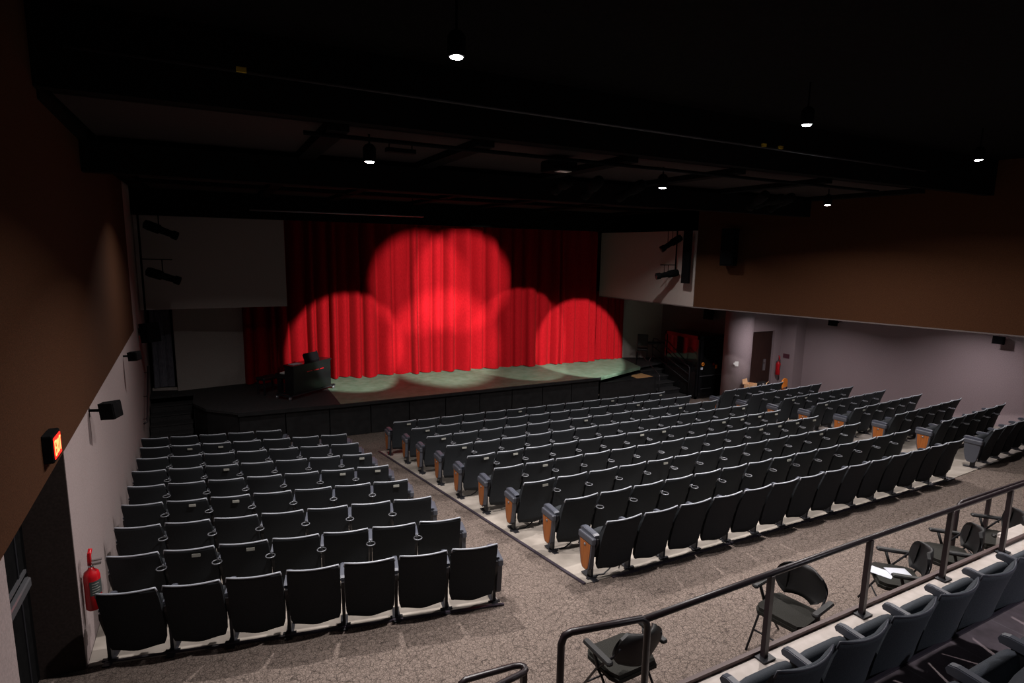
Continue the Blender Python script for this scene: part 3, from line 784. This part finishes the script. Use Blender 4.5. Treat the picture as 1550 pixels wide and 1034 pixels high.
# booms with profile lights either side of the stage
t = thing('lighting_boom', 'vertical black pipe with arms carrying the right pair of stage lights', 'pipe', (0,0,0))
mb = MB(); mb.tube([(13.07,14.0,3.5),(13.07,14.0,5.0)], .022, 8); mb.tube([(13.07,14.0,3.55),(13.15,14.0,3.55)], .018, 8); mb.tube([(13.07,14.0,4.6),(13.15,14.0,4.6)], .018, 8); mb.build('pipe', M['black'], t)
mb = MB(); mb.tube([(12.45,14.0,3.87),(13.07,14.0,3.87)], .014, 6); mb.tube([(12.62,14.0,3.87),(12.62,14.0,3.62)], .01, 6); mb.tube([(12.78,14.0,3.87),(12.78,14.0,3.64)], .01, 6); mb.build('arm', M['black'], t)
mb = MB(); mb.tube([(12.5,14.0,4.93),(13.07,14.0,4.93)], .014, 6); mb.tube([(12.70,14.0,4.93),(12.70,14.0,4.5)], .01, 6); mb.tube([(12.88,14.0,4.93),(12.88,14.0,4.58)], .01, 6); mb.build('arm', M['black'], t)
fixture((12.80,14.0,3.58), (12.0,14.2,3.44), 'profile_spotlight', 'lower black profile spotlight on the right boom', 'boom spotlights', 1.15)
fixture((12.88,14.0,4.56), (12.3,14.2,4.18), 'profile_spotlight', 'upper black profile spotlight on the right boom', 'boom spotlights', 1.15)
mb = MB(); mb.box(0,0,0,.08,.30,1.62)
o = tag(mb.build('cable_box', M['black']), 'tall black box on the edge of grey panel beside brown wall', 'cable box'); o.location = (13.00,13.35,3.32)
t = thing('lighting_boom', 'vertical black pipe carrying the left pair of stage lights', 'pipe', (0,0,0))
mb = MB(); mb.tube([(-1.40,15.8,2.5),(-1.40,15.8,5.0)], .022, 8); mb.build('pipe', M['black'], t)
mb = MB(); mb.tube([(-1.40,15.8,3.90),(-.78,15.8,3.89)], .014, 6); mb.tube([(-.99,15.8,3.9),(-.99,15.8,3.55)], .014, 6); mb.build('arm', M['black'], t)
mb = MB(); mb.tube([(-1.40,15.8,4.95),(-.78,15.8,4.95)], .014, 6); mb.tube([(-1.0,15.8,4.95),(-1.0,15.8,4.65)], .014, 6); mb.build('arm', M['black'], t)
fixture((-1.02,15.8,3.52), (-.2,15.9,3.22), 'profile_spotlight', 'lower black profile spotlight on the left boom', 'boom spotlights', 1.1)
fixture((-1.00,15.8,4.58), (-.2,15.9,4.25), 'profile_spotlight', 'upper black profile spotlight on the left boom', 'boom spotlights', 1.1)

# pipe with yellow tags across the hall, projector, rods
t = thing('ceiling_pipe', 'long black pipe across the ceiling with small yellow tags', 'pipe', (0,0,0))
mb = MB(); mb.tube([(-1.0,6.42,5.9),(12.4,6.62,5.9)], .022, 8); mb.build('pipe', M['metal'], t)
for x in (.37,7.66,8.04):
    mb = MB(); mb.box(x-.045,6.50+.005*x-.11,5.88,x+.045,6.50+.005*x-.08,5.925); mb.build('yellow_tag', M['yellow'], t)
t = thing('projector', 'dark ceiling projector hanging in front of the stage', 'projector', (4.60,7.5,5.60))
mb = MB(); mb.box(-.2,-.25,-.22,.2,.15,-.06,b=.02); mb.build('body', M['black'], t)
mb = MB(); mb.tube([(0,0,-.06),(0,0,.0)], .03, 8); mb.build('mount', M['black'], t)
mb = MB(); mb.box(-.10,-.24,-.228,.10,-.1,-.219); mb.build('lens_cover', M['white'], t)
t = thing('stage_batten', 'thin grey pipe running along the stage opening', 'pipe', (0,0,0))
mb = MB(); mb.tube([(.9,15.3,5.08),(5.2,15.3,5.10)], .022, 8); mb.build('pipe', M['steel'], t)
for x in (1.2,3.0,4.9):
    mb = MB(); mb.tube([(x,15.3,5.10),(x,15.3,5.62)], .01, 6); mb.build('hanger', M['black'], t)
t = thing('hanging_sign', 'small sign box hung on two rods below the ceiling, left of centre', 'fixture', (2.2,7.5,5.5))
mb = MB(); mb.tube([(-.1,0,-.0),(-.1,0,.44)], .008, 6); mb.tube([(.2,0,.0),(.2,0,.44)], .008, 6); mb.box(-.14,-.05,-.05,.24,.05,.0); mb.build('bracket', M['black'], t)

# ------------------------------------------------------------------ loudspeakers
def speaker(loc, rz, tilt, w, h, d, label, bracket=True):
    t = thing('loudspeaker', label, 'speaker', loc, rz, 'wall loudspeakers')
    A = Matrix.Rotation(tilt,4,'X')
    mb = MB(); P = [(-w/2,-d/2),(w/2,-d/2),(w*.30,d/2),(-w*.30,d/2)]
    mb.prism(P, -h/2, h/2, 'z', A); mb.build('cabinet', M['black'], t)
    mb = MB(); mb.box(-w*.45,-d/2-.012,-h*.45,w*.45,-d/2-.001,h*.45,A,b=.006); mb.build('grille', M['black'], t)
    if bracket:
        mb = MB(); mb.tube([(0,d/2-.03,0),(0,d/2+.16,.0)], .018, 6); mb.box(-.04,d/2+.15,-.09,.04,d/2+.165,.09); mb.build('bracket', M['black'], t)
    return t
def wspk(y, z, label, w=.19, h=.19, d=.17, off=.21):
    return speaker((wl(y,off), y, z), R(90-20), R(-6), w, h, d, label)
wspk(7.95,2.32,'black wall speaker with bracket on left wall, nearer to camera')
wspk(12.3,2.23,'smaller black wall speaker farther along the left wall', .19,.16,.16,.17)
speaker((-1.40,16.2,2.14), R(50), R(-6), .34, .46, .32, 'large black loudspeaker hanging beside the grey drape')
speaker((16.05,15.3,2.05), R(-80), R(-6), .30, .36, .28, 'black speaker under the right balcony wall above the booth')
speaker((18.04,11.85,2.07), R(-90), R(-6), .24, .20, .22, 'small black speaker high on right wall above the middle rows')
speaker((18.04,7.32,2.15), R(-90), R(-6), .24, .20, .22, 'small black speaker high on right wall at the frame edge')
t = thing('hanging_loudspeaker', 'tall black loudspeaker hanging on the brown upper wall at right', 'speaker', (13.42,12.2,4.42), R(-73))
mb = MB(); mb.box(-.20,-.18,-.52,.20,.14,.55,b=.02); mb.build('cabinet', M['black'], t)
mb = MB(); mb.box(-.17,-.195,-.48,.17,-.181,.5); mb.build('grille', M['black'], t)

# ------------------------------------------------------------------ exit sign with letters
t = thing('exit_sign', 'black box exit sign glowing red on the left brown wall', 'sign', (wl(5.68)+.012,5.68,2.62), 0); t.scale = (.9,.85,.9)
mb = MB(); mb.box(0,-.15,-.125,.085,.15,.125,b=.01); mb.build('box', M['black'], t)
mb = MB(); mb.box(.085,-.13,-.095,.091,.13,.095); face = mb.build('face', M['exit'], t)
mb = MB()
def letter(mb, c, y, w, h, t_=.018):
    x0, x1 = .091, .095
    def seg(a, b):
        (ya,za),(yb,zb) = a,b; d = Vector((yb-ya,zb-za)); n = Vector((-d.y,d.x)).normalized()*t_/2
        q = [(ya+n.x,za+n.y),(yb+n.x,zb+n.y),(yb-n.x,zb-n.y),(ya-n.x,za-n.y)]
        mb.prism(q, x0, x1, 'x')
    L_, R_, B, T = y, y+w, -h/2, h/2
    S = {'E': [((L_,B),(L_,T)),((L_,T),(R_,T)),((L_,0),(R_*.9+L_*.1,0)),((L_,B),(R_,B))],
         'X': [((L_,B),(R_,T)),((L_,T),(R_,B))], 'I': [(((L_+R_)/2,B),((L_+R_)/2,T))],
         'T': [((L_,T),(R_,T)),(((L_+R_)/2,B),((L_+R_)/2,T))]}[c]
    for a, b in S: seg(a, b)
for c_, y_ in zip('EXIT', (-.115,-.055,.0,.06)): letter(mb, c_, y_, .045, .12)
mb.build('letters', M['exitletter'], face)

# ------------------------------------------------------------------ fire extinguishers
def extinguisher(loc, label, s=1.0):
    t = thing('fire_extinguisher', label, 'fire extinguisher', loc, 0, 'fire extinguishers'); t.scale = (s,s,s)
    mb = MB(); mb.lathe([(.07,0),(.082,.015),(.082,.40),(.07,.45),(.03,.485),(.025,.51)], 20); b_ = mb.build('cylinder', M['extred'], t)
    mb = MB(); mb.grid([[(.0835*math.cos(a),.0835*math.sin(a),z) for z in (.19,.36)] for a in [R(-100)+R(12)*i for i in range(11)]]); lb_ = mb.build('label', M['labelgrey'], b_)
    for q in range(5):
        mb = MB(); mb.grid([[(.0842*math.cos(a),.0842*math.sin(a),z) for z in (.205+.03*q,.213+.03*q)] for a in [R(-85)+R(10)*i for i in range(5+q%3)]]); mb.build('printed_line', M['plate'], lb_)
    mb = MB(); mb.lathe([(.026,.50),(.026,.54)], 12); mb.box(-.02,-.02,.53,.10,.02,.555); mb.box(-.02,-.015,.575,.11,.015,.59); mb.build('valve', M['chrome'], t)
    mb = MB(); mb.box(-.012,-.05,.56,.012,-.03,.70); mb.tube([(0,-.04,.55),(.0,-.02,.66),(.01,.02,.72)], .022, 6); mb.build('tag_strap', M['extred'], t)
    mb = MB(); mb.tube([(0,.03,.52),(0,.09,.50),(0,.10,.40),(0,.09,.2)], .010, 6); mb.build('hose', M['metal'], t)
extinguisher((wl(6.56,.09),6.56,.66), 'red fire extinguisher on left wall beside the door recess', .86)
extinguisher((17.60,13.44,.05), 'red fire extinguisher in the corner beside brown door', .95)

# ------------------------------------------------------------------ doors
t = tag(thing('door_1', None, None, (0,0,0)), kind='structure')
mb = MB(); mb.box(-1.70,4.40,.17,-1.65,6.38,2.34); mb.build('leaf', M['black'], t)
mb = MB(); mb.box(-1.65,4.55,1.16,-1.60,6.28,1.26,b=.015); mb.box(-1.65,4.55,1.30,-1.63,6.28,1.33); mb.build('push_bar', M['steel'], t)
mb = MB(); mb.box(-1.65,6.10,.17,-1.64,6.13,2.30); mb.build('edge_strip', M['metal'], t)
t = tag(thing('door_2', None, None, (0,0,0)), kind='structure')
mb = MB(); mb.box(16.12,13.62,-.8,17.40,13.67,1.60); mb.build('leaf', M['door'], t)
mb = MB(); mb.box(17.02,13.60,.22,17.14,13.62,.62); mb.tube([(17.05,13.60,.5),(17.05,13.56,.5)], .02, 8); mb.build('handle', M['steel'], t)
mb = MB(); mb.box(.0,.0,.0,.24,.015,.15)
o = tag(mb.build('wall_plaque', M['plaquem']), 'small dark plaque on pale pilaster right of brown door', 'plaque'); o.location = (17.798,13.18,.66); o.rotation_euler = (0,0,PI/2)
mb = MB(); mb.box(-.06,0,-.08,.06,.015,.08,b=.005); mb.box(-.10,-.02,-.02,-.06,.01,.04)
o = tag(mb.build('light_switch', M['white']), 'white light switch on the round column', 'switch'); o.location = (15.50,13.43,.60); o.rotation_euler = (0,0,R(-38))

# ------------------------------------------------------------------ things stacked in front of the brown door
zc_ = zf(16,12.95)
t = thing('storage_table', 'low black table holding a box in front of brown door', 'table', (15.95,12.95,zc_), .1)
mb = MB(); mb.box(-.55,-.22,.50,.55,.22,.53); mb.build('top', M['metal'], t)
for x in (-.5,.5):
    for y in (-.18,.18):
        mb = MB(); mb.box(x-.015,y-.015,0,x+.015,y+.015,.50); mb.build('leg', M['metal'], t)
t = thing('cardboard_box', 'open cardboard box on the table by brown door', 'box', (15.72,12.98,zc_+.532), .3)
mb = MB(); mb.box(-.18,-.14,0,.18,.14,.02); mb.box(-.18,-.14,.02,.18,-.13,.20); mb.box(-.18,.13,.02,.18,.14,.20); mb.box(-.18,-.13,.02,-.17,.13,.20); mb.box(.17,-.13,.02,.18,.13,.20); mb.build('body', M['cardboard'], t)
mb = MB(); mb.box(-.18,.14,.20,.18,.15,.36, Matrix.Rotation(R(-12),4,'X')); mb.build('flap', M['cardboard'], t)
t = thing('equipment_case', 'black equipment bag beside the cardboard box', 'bag', (16.28,12.95,zc_+.532), .1)
mb = MB(); mb.box(-.19,-.15,0,.19,.15,.20,b=.04); mb.build('body', M['vinyl'], t)
mb = MB(); mb.tube([(-.15,-.16,.06),(-.05,-.17,.21),(.15,-.1,.23)], .012, 6); mb.build('strap', M['cardboard'], t)
t = thing('wooden_chair', 'chair with rounded orange wooden back beside the brown door', 'chair', (16.95,12.85,zf(16.9,12.8)), .2)
mb = MB(); mb.box(-.2,-.2,.43,.2,.2,.46,b=.01); mb.build('seat', M['orange'], t)
mb = MB(); P = [(-.19,.55),(.19,.55)]+[(.19*math.cos(a),.72+.14*math.sin(a)) for a in [PI*i/10 for i in range(11)]]
mb.prism([(x,z) for x,z in P], -.20, -.17, 'y'); mb.build('backrest', M['plywood' if False else 'orange'], t)
for x in (-.18,.18):
    for y in (-.18,.18):
        mb = MB(); mb.box(x-.015,y-.015,0,x+.015,y+.015,.43 if y>0 else .6); mb.build('leg', M['metal'], t)

# ------------------------------------------------------------------ camera
cam = bpy.data.cameras.new('camera'); co = bpy.data.objects.new('camera', cam); COL.objects.link(co)
cam.sensor_width = 36; cam.lens = 36*875.31/1550; cam.clip_start = .05
Mx = Matrix.Rotation(R(-27.5),4,'Z') @ Matrix.Rotation(PI/2-.156636,4,'X') @ Matrix.Rotation(.0171114,4,'Z')
co.matrix_world = Matrix.Translation((0,0,4.24365)) @ Mx
SC.camera = co

# ------------------------------------------------------------------ world and view
w = bpy.data.worlds.new('world'); SC.world = w; w.use_nodes = True
w.node_tree.nodes['Background'].inputs['Color'].default_value = (.55,.45,.5,1)
w.node_tree.nodes['Background'].inputs['Strength'].default_value = 0.0
SC.view_settings.view_transform = 'Standard'; SC.view_settings.look = 'None'
SC.view_settings.gamma = 1; SC.view_settings.use_curve_mapping = False
SC.view_settings.exposure = 0.0
